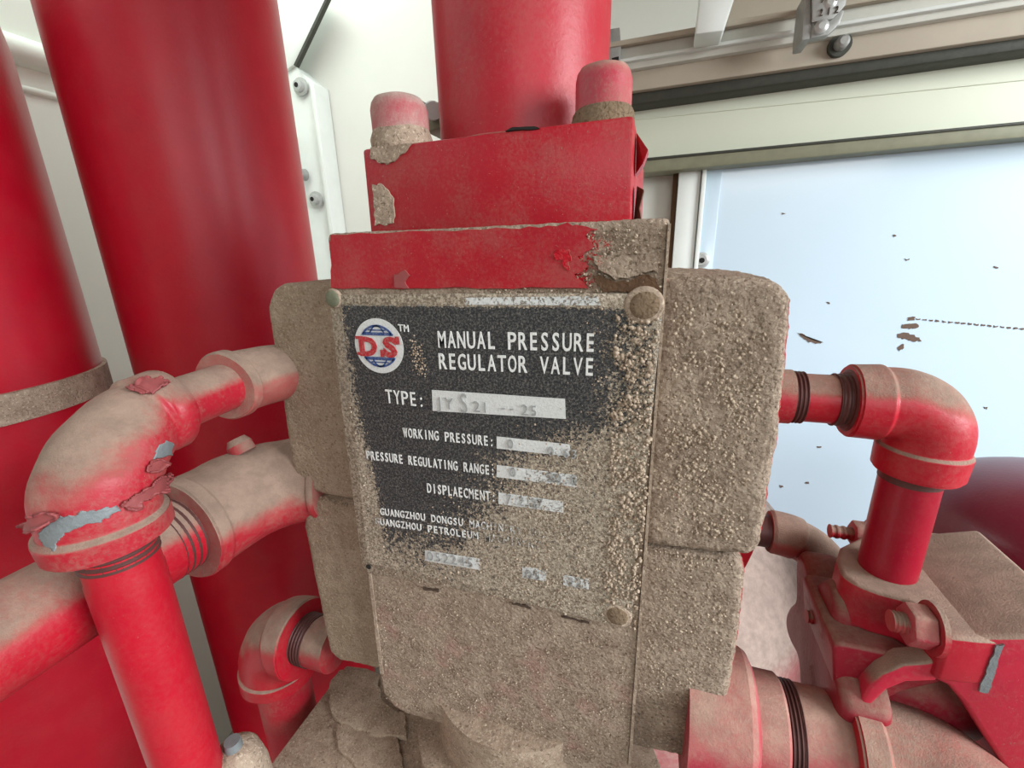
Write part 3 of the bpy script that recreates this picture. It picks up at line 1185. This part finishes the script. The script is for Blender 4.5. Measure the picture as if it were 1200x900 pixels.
# plate screws
for px, py, r, nm, lab in ((390, 350, .0052, 'plate_screw', 'greenish tarnished screw'), (754, 358, .0085, 'plate_screw', 'grit-covered screw head'),
                           (724, 722, .0075, 'plate_screw', None)):
    c = UY(px, py, PY)
    o = turned(nm, c + np.array([0, .002, 0]), c - np.array([0, .0019, 0]), [(0, r), (.55, r), (.8, r * .9), (.95, r * .6), (1, r * .3)],
               M['tarnish'] if px == 390 else M['screw'], V, 36, 1.2, .0016)
    if lab:
        o['label'] = lab
    turned('screw_rim', c + np.array([0, .002, 0]), c - np.array([0, .0008, 0]), [(0, r * 1.25), (.8, r * 1.22), (1, r * 1.1)], M['mud_smooth'], o, 28, 1.2, .0006)
c = UY(432, 664, PY - .0005)
turned('screw_hole', c, c - np.array([0, .0004, 0]), [(0, .0022), (1, .0022)], M['dark'], V, 16)
for q in (((496, 689), (514, 692), (514, 694.5), (496, 691)), ((600, 706), (622, 712), (622, 714), (600, 708)), ((658, 722), (690, 730), (690, 731.5), (658, 723.5))):
    flat_patch('edge_gap', q, -.0016, M['gap'], V, .001, .0016, q[0][0], 6)

# upper flange block with cap bolts
ub = prism('top_flange', [(-.1752, .004, 1.012), (-.0148, .004, 1.012), (-.0158, .004, 1.0648), (-.1745, .004, 1.0632)], (0, .16, 0), M['red_top'], V, bev=.0022)
flat_patch('dust_scab', ((436, 216), (448, 217), (459, 228), (462, 246), (461, 262), (439, 264)), .0028, M['mud_smooth'], V, .003, .0015, 6)
flat_patch('dust_scab', ((434, 172), (482, 168), (472, 178), (462, 188), (452, 193), (434, 186)), .0028, M['mud_smooth'], V, .003, .0012, 7)
flat_patch('paint_gap', ((592, 153), (600, 149), (626, 148), (632, 151), (612, 152)), .0036, M['dark'], V, .002, .0006, 9, 3)


def dome(px0, px1, ptop, pbot, y, mat, seed, lab):
    x0, x1 = UY(px0, (ptop + pbot) / 2, y)[0], UY(px1, (ptop + pbot) / 2, y)[0]
    r = (x1 - x0) / 2
    cx = (x0 + x1) / 2
    zt = UY((px0 + px1) / 2, ptop, y)[2]
    zb = 1.058
    L = zt - zb
    prof = [(0, r * 1.02), (.30, r * 1.02), (.33, r * .99), (.78, r * .985), (.88, r * .93), (.95, r * .82), (.985, r * .62), (1, r * .35)]
    o = turned('cap_bolt', (cx, y, zb), (cx, y, zt), prof, mat, V, 48, 1.2, .0010)
    o['label'] = lab
    return o, cx, r, zt


d1, c1x, c1r, c1z = dome(440, 499, 113, 170, .026, M['cap_dust'], 1, 'dust-whitened cap bolt')
d2, c2x, c2r, c2z = dome(675, 742, 77, 142, .026, M['fit_pink'], 2, 'red cap bolt')
turned('washer', (c2x, .026, 1.062), (c2x, .026, 1.074), [(0, c2r * 1.16), (.8, c2r * 1.10), (1, c2r * 1.0)], M['screw'], d2, 40, 1, .0012)
turned('washer', (c1x, .026, 1.060), (c1x, .026, 1.076), [(0, c1r * 1.04), (.6, c1r * 1.10), (1, c1r * .98)], M['mud_smooth'], d1, 40, 1, .0018)
# peeled paint hanging on the right side of the flange
pf = prism('paint_flake', [(-.0150, .02, 1.060), (-.0085, .012, 1.050), (-.0105, .012, 1.044), (-.0145, .02, 1.040)], (0, .012, 0), M['red_top'], V)
prism('paint_flake', [(-.0135, .02, 1.034), (-.0095, .012, 1.031), (-.0115, .014, 1.022), (-.010, .012, 1.016), (-.0145, .02, 1.012)], (0, .010, 0), M['rust'], V)

# pedestal under the body
turned('pedestal', (-.10, .06, .531), (-.10, .06, .63), [(0, .10), (.4, .10), (.42, .08), (1, .08)], M['slab_dust'], V, 64)

# riser column above
aL, aR = az(505, 0), az(717, 0)
RX, RY = polar((aL + aR) / 2, .35)
RR = .35 * math.sin((aR - aL) / 2)
rc = empty('riser_column', (RX, RY, 1.06), 'wide red riser column standing on the valve top flange', 'pipe')
turned('column', (RX, RY, 1.058), (RX, RY, 1.60), [(0, RR * .985), (.2, RR), (1, RR)], mat_paint('column_red', (.46, .010, .026, 1), up=.3, base=-.42, veil=.16, rough=.42), rc, 96)
turned('weld_ring', (RX, RY, 1.060), (RX, RY, 1.070), [(0, RR * 1.03), (.5, RR * 1.03), (1, RR)], M['fit'], rc, 96, 1, .0012)

prism('clip_jaw', [UY(*p, .10) for p in ((493, 117), (500, 121), (513, 119), (516, 135), (500, 136), (499, 128))], (0, .02, 0), M['steel'], rc, bev=.001)
turned('clip_screw', UY(507, 130, .10), UY(507, 130, .09), [(0, .007), (1, .006)], M['bolt'], rc, 14)
prism('clip_foot', [UY(*p, .105) for p in ((497, 136), (517, 134), (517, 150), (499, 155))], (0, .03, 0), M['seal_pale'], rc, bev=.001)

# ------------------------------------------------------------------ left pipes
aL, aR = az(85, 660), az(190, 640)
px_, py_ = polar((aL + aR) / 2, .30)
pr = .30 * math.sin((aR - aL) / 2)
zA = VL(px_, py_, 618)
ZN = .915
LP = empty('elbow_pipe', (px_, py_, .45), 'bright red upright pipe with peeling elbow at the left front', 'pipe')
turned('upright_pipe', (px_, py_, .45), (px_, py_, zA), [(0, pr), (.93, pr), (.935, pr * .97), (1, pr * .97)], M['pipe_light'], LP, 56)
thread('pipe_thread', (px_, py_, zA - .018), (px_, py_, zA), pr * 1.02, 5, M['thread'], LP)
xe = -.290
ye = .0
k0 = np.array((px_, py_, ZN))
dirn = nz(np.array((xe, ye, ZN)) - k0)
eb = k0 + dirn * .046
el = elbow('elbow', (px_ - .002, py_, zA - .006), k0 + np.array((-.003, -.002, .002)), eb, pr * 1.44, pr * 1.60, .0105, M['fit'], LP, .0012, 3, bulge=.0035, end=.79)
el['label'] = 'swollen elbow with cracked red paint'
nb = np.array((xe, ye, ZN))
turned('mouth_rim', eb - dirn * .0135, eb + dirn * .001, [(0, .0205), (.12, .0242), (.88, .0246), (1, .0225)], M['fit'], LP, 48, 1.2, .0010)
turned('joint_ring', eb, eb + dirn * .005, [(0, .0178), (1, .0172)], M['thread'], LP, 40)
turned('nipple', eb - dirn * .004, nb, [(0, pr * .93), (1, pr * .93)], M['fit'], LP, 40)
e2 = elbow('side_elbow', nb - dirn * .03, nb + dirn * .012, np.array((-.262, .040, ZN)), pr * 1.25, pr * 1.38, .009, M['fit_dust'], LP, .0012, 5)
# cracked paint, bare zinc showing
skin_patch('bare_metal', el, [(62, 606), (80, 604), (110, 597), (136, 593), (142, 598), (120, 610), (90, 618), (70, 628), (66, 645), (52, 640), (46, 624), (58, 612)], .0003, M['bare'], LP, .0006, 2, 4, 1)
skin_patch('bare_metal', el, [(186, 522), (196, 517), (203, 521), (202, 533), (190, 536), (178, 540)], .0004, M['bare'], LP, .0006, 2, 3, 2)
skin_patch('paint_flake', el, [(30, 618), (40, 607), (64, 598), (72, 604), (62, 612), (48, 616), (38, 622)], .0018, M['flake'], LP, .0010, 2, 4, 3, .003)
skin_patch('paint_flake', el, [(140, 594), (165, 575), (190, 558), (197, 556), (193, 572), (168, 588), (150, 597)], .0016, M['flake'], LP, .0010, 2, 5, 4, .003)
skin_patch('paint_flake', el, [(170, 552), (174, 542), (186, 538), (194, 544), (186, 550), (172, 556)], .0012, M['flake'], LP, .0008, 2, 3, 6, .002)

skin_patch('paint_flake', el, [(150, 458), (168, 448), (186, 446), (196, 452), (186, 459), (166, 464)], .0022, M['flake'], LP, .0010, 2, 3, 7, .003)

# lower horizontal pipe
LX = -.325
LZ = (UX(0, 740, LX)[2] + UX(200, 637, LX)[2]) / 2
lr_ = .0285
HP = empty('dusty_pipe', (LX, -.1, LZ), 'thick dusty red pipe running back behind the upright pipe', 'pipe')
y1 = UX(212, 628, LX)[1]
y2 = UX(300, 580, LX)[1]
turned('pipe_run', (LX, -.42, LZ), (LX, y1 + .01, LZ), [(0, lr_), (1, lr_)], M['pipe'], HP, 56)
thread('pipe_thread', (LX, y1 - .016, LZ), (LX, y1 + .004, LZ), lr_ * 1.01, 4, M['thread'], HP)
e3 = elbow('coupling_elbow', (LX, y1, LZ), (LX, .045, LZ), (-.262, .045, LZ), .0385, .0400, .010, M['tee'], HP, .001, 8)
turned('reducer', (-.286, .045, LZ), (-.255, .045, LZ), [(0, .032), (.5, .031), (.6, .026), (1, .026)], M['fit_dust'], HP, 40)
c = UX(272, 528, LX)
sm = np.array((LX, c[1] + .01, LZ + .036))
turned('vent_plug', sm, sm + np.array((-.006, .0, .012)), [(0, .010), (.6, .010), (1, .007)], M['fit'], HP, 24)

# second elbow below
P3 = UY(318, 736, .035)
r3 = .028
ex, ey, ezz = P3[0], P3[1], P3[2]
E2 = empty('lower_elbow_pipe', (ex, ey, .4), 'dusty red elbow and short upright pipe below the left blocks', 'pipe')
turned('upright_pipe', (ex, ey, .36), (ex, ey, ezz - .02), [(0, r3), (1, r3)], M['fit'], E2, 40)
elbow('elbow', (ex, ey, ezz - .060), (ex, ey, ezz), (ex + .046, ey, ezz), .0375, .040, .015, M['pipe'], E2, .0006, 12)
thread('pipe_thread', (ex + .042, ey, ezz), (ex + .060, ey, ezz), .0255, 5, M['thread'], E2)
turned('nipple', (ex + .056, ey, ezz), (ex + .085, ey, ezz), [(0, .0245), (1, .0245)], M['fit'], E2, 40)

# clamp at the foot of the upright pipe
cz = VL(px_ + .0, py_, 905)
CL = empty('pipe_union', (px_, py_, cz), 'dust-covered union at the foot of the bright red upright pipe', 'union')
tor = UZ(278, 890, cz - .012)
turned('collar', (tor[0], tor[1], cz - .05), (tor[0], tor[1], cz - .0), [(0, .017), (.5, .0175), (.8, .016), (.9, .013), (1, .007)], M['mud_smooth'], CL, 40, 1.2, .003)
turned('bolt', (tor[0], tor[1], cz - .004), (tor[0], tor[1], cz + .006), [(0, .006), (1, .005)], M['bare'], CL, 20)

# dusty slab lower left
SB = empty('machine_base', (-.26, .02, .5), 'dust-covered machine base slab under the valve, lower left', 'base')
sl = []
random.seed(3)
edge = [(300, 915), (313, 900), (356, 843), (385, 805), (400, 786), (405, 779), (430, 782), (470, 800), (560, 830), (760, 860), (800, 960), (500, 1000), (300, 1000)]
slab = prism('slab_top', [UZ(px, py, .53) for px, py in edge], (0, 0, -.06), M['slab_dust'], SB, bev=.003)
bake(slab, [('SUBSURF', dict(subdivision_type='SIMPLE', levels=1, render_levels=1))])
for pts, zt_ in (([(386, 800), (400, 784), (442, 790), (445, 812), (452, 826), (474, 838), (476, 862), (440, 862), (410, 850), (388, 836)], .538),
                 ([(392, 846), (418, 836), (440, 850), (468, 866), (472, 905), (430, 905), (398, 880)], .535)):
    o = []
    base = [UZ(px, py, zt_) for px, py in pts]
    for i in range(len(base)):
        a, b = base[i], base[(i + 1) % len(base)]
        for k in range(5):
            w = a + (b - a) * k / 5
            w = w + np.array([mnoise.noise(Vector(w * 180)) * .004, mnoise.noise(Vector(w * 180) + Vector((5, 5, 5))) * .004, 0])
            o.append(w)
    prism('dust_cake', o, (0, 0, -.007), M['slab_dust'], SB, bev=.0015)

# ------------------------------------------------------------------ right side pipes
PX, PYY = polar(math.radians(27.1), .37)
RPz = .902
GP = empty('outlet_pipe', (PX, PYY, .78), 'red threaded outlet pipe and elbow right of the valve', 'pipe')
turned('nipple', (.05, PYY, RPz), (PX - .03, PYY, RPz), [(0, .0163), (1, .0163)], M['pipe'], GP, 48)
xs = UY(925, 465, PYY)[0]
turned('bushing', (.05, PYY, RPz), (xs, PYY, RPz), [(0, .0185), (1, .0185)], M['fit'], GP, 48)
thread('pipe_thread', (xs, PYY, RPz), (xs + .007, PYY, RPz), .0178, 3, M['thread'], GP)
xs2 = UY(984, 465, PYY)[0]
thread('pipe_thread', (xs2 - .004, PYY, RPz), (xs2 + .012, PYY, RPz), .0176, 4, M['thread'], GP)
zc_ = VL(PX, PYY, 552)
elbow('elbow', (xs2 + .004, PYY, RPz), (PX + .003, PYY, RPz), (PX + .002, PYY, zc_ - .0), .0222, .0240, .0165, M['pipe'], GP, .0003, 2, bulge=.001, rb=.0225)
turned('bore_lip', (xs2 + .003, PYY, RPz), (xs2 + .006, PYY, RPz), [(0, .019), (1, .0238)], M['thread'], GP, 48)
turned('thread_relief', (PX, PYY, zc_ - .006), (PX, PYY, zc_ + .001), [(0, .0172), (.5, .0172), (1, .0185)], M['thread'], GP, 48)
turned('downpipe', (PX, PYY, .775), (PX, PYY, zc_ + .01), [(0, .0168), (1, .0168)], M['pipe_red_shade'], GP, 48)

# beige pipe further back
q = ray(935, 627)
s_ = (.16 - CP[1]) / q[1]
bp_ = CP + q * s_
BP = empty('rear_pipe', tuple(bp_), 'dusty beige pipe elbow in the gap between valve and casting', 'pipe')
rb = .0178
elbow('elbow', bp_ + np.array((-.024, 0, 0)), bp_ + np.array((.034, 0, 0)), bp_ + np.array((.040, .01, -.09)), rb, rb * 1.1, .022, M['fit_dust'], BP, .0004, 3)
turned('nipple', bp_ + np.array((-.07, 0, 0)), bp_ + np.array((-.022, 0, 0)), [(0, rb * .85), (1, rb * .85)], M['thread'], BP, 40)

# ---- pump casting under the outlet pipe
CS = empty('pump_casting', (.19, .08, .5), 'red cast housing with dusty top and scalloped bolted flange, lower right', 'casting')
tp = [UZ(px, py, .78) for px, py in ((985, 640), (980, 655), (986, 672), (1003, 684), (1030, 694), (1062, 702), (1085, 716), (1100, 733), (1112, 746), (1150, 750), (1205, 753), (1260, 748),
                                     (1235, 715), (1200, 690), (1160, 655), (1122, 625), (1060, 621), (1010, 628))]
top_ = prism('top_flange', tp, (0, 0, -.034), M['cast'], CS, bev=.003, seg=3)
yf = tp[9][1]
x_l = UY(1116, 760, yf)[0]
front = uy([(1116, 747), (1112, 765), (1106, 775), (1096, 790), (1095, 797), (1112, 805), (1130, 826), (1150, 858), (1180, 905), (1210, 990), (1330, 990), (1290, 745)], yf + .002)
prism('housing', front, (0, .10, 0), M['cast_front'], CS, bev=.003, seg=3)
rib = uy([(1110, 772), (1085, 777), (1058, 779), (1034, 791), (1018, 806), (1004, 832), (1022, 826), (1040, 809), (1062, 800), (1098, 799)], yf + .002)
prism('arch_rib', rib, (0, .014, 0), M['cast_front'], CS, bev=.002, seg=3)
sad = uy([(1003, 700), (1060, 705), (1112, 740), (1116, 765), (1108, 800), (1058, 812), (1010, 835), (978, 810), (976, 760), (985, 742)], .036)
sad = [np.array((q[0], q[1], min(q[2], .746))) for q in sad]
prism('saddle', sad, (0, .07, 0), M['cast_dusty'], CS, bev=.009, seg=5)
flat_patch('bare_scar', ((1168, 757), (1176, 756), (1166, 790), (1158, 812), (1147, 811), (1156, 786)), yf + .0008, M['bare'], CS, .002, .001, 2)
# neck and scalloped flange, axis along X
fc = UX(1000, 738, .150)
FY, FZ = .075, fc[2]
turned('neck', (.145, FY + .012, .698), (.225, FY + .012, .698), [(0, .044), (.15, .043), (1, .043)], M['cast_dusty'], CS, 64)


def lobed(xa_, xb_, cy, czz, R, amp, n, ph):
    pts = []
    for i in range(144):
        a = 2 * math.pi * i / 144
        rr = R + amp * math.cos(n * (a - ph))
        pts.append((xa_, cy + math.cos(a) * rr, czz + math.sin(a) * rr))
    return pts


fl = prism('scalloped_flange', lobed(.134, .15, FY + .012, .703, .055, .012, 5, math.radians(36)), (.030, 0, 0), M['cast_dusty'], CS, bev=.009, seg=5)


def stud(px, py, x0, ln, r, nut=True, nx=.5):
    p = UX(px, py, x0)
    t = empty_part('stud', p)
    o = thread('stud', p, p + np.array((ln, 0, 0)), r, 9, M['fit'], CS, r * .12)
    if nut:
        hexnut('nut', p + np.array((ln * nx, 0, 0)), (1, 0, 0), r * 2.1, .012, M['fit_pink'], o)
        turned('washer', p + np.array((ln * nx + .012, 0, 0)), p + np.array((ln * nx + .015, 0, 0)), [(0, r * 2.5), (1, r * 2.5)], M['fit'], o, 32)
    return o


def empty_part(n, p): return None


stud(1043, 727, .150, .022, .0062, True, .34)
stud(972, 622, .150, .045, .0055, True, .35)
stud(945, 722, .128, .03, .0050, False)

# thick lower outlet pipe
oy = .03
oz = UY(985, 834, oy - .0)[2] - .030
OP = empty('lower_outlet_pipe', (.15, oy, oz), 'thick pink-red threaded pipe and coupling at the bottom right', 'pipe')


def xo(px, py): return UY(px, py, oy - .02)[0]


turned('hub', (.04, oy, oz), (xo(890, 840), oy, oz), [(0, .048), (.85, .048), (.93, .046), (1, .040)], M['fit_pink'], OP, 64)
turned('bushing', (xo(888, 840), oy, oz), (xo(928, 850), oy, oz), [(0, .036), (.9, .036), (1, .034)], M['fit_pink'], OP, 64)
thread('pipe_thread', (xo(926, 850), oy, oz), (xo(948, 850), oy, oz), .0335, 4, M['thread'], OP, .0016)
turned('nipple', (xo(946, 850), oy, oz), (xo(1040, 870), oy, oz), [(0, .0325), (1, .0325)], M['fit_pink'], OP, 64)
xk = xo(1012, 850)
elbow('elbow', (xk, oy, oz), (xk + .070, oy, oz), (xk + .070, oy - .16, oz - .02), .0385, .0415, .014, M['pipe'], OP, .0006, 6, rb=.05)

# large dusty tank with domed head behind
tkx, tky = -.02, .50
TK = empty('dusty_tank', (tkx, tky, -.2), 'large dusty pink tank with domed head low behind the casting', 'tank')
ztop = .66
prof = [(0, .30), (.72, .30)]
for k in range(1, 13):
    a = k / 12 * math.pi / 2
    prof.append((.72 + .28 * math.sin(a), max(.30 * math.cos(a), .004)))
turned('tank_shell', (tkx, tky, -.2), (tkx, tky, ztop), prof, M['tank'], TK, 96, 1.2)

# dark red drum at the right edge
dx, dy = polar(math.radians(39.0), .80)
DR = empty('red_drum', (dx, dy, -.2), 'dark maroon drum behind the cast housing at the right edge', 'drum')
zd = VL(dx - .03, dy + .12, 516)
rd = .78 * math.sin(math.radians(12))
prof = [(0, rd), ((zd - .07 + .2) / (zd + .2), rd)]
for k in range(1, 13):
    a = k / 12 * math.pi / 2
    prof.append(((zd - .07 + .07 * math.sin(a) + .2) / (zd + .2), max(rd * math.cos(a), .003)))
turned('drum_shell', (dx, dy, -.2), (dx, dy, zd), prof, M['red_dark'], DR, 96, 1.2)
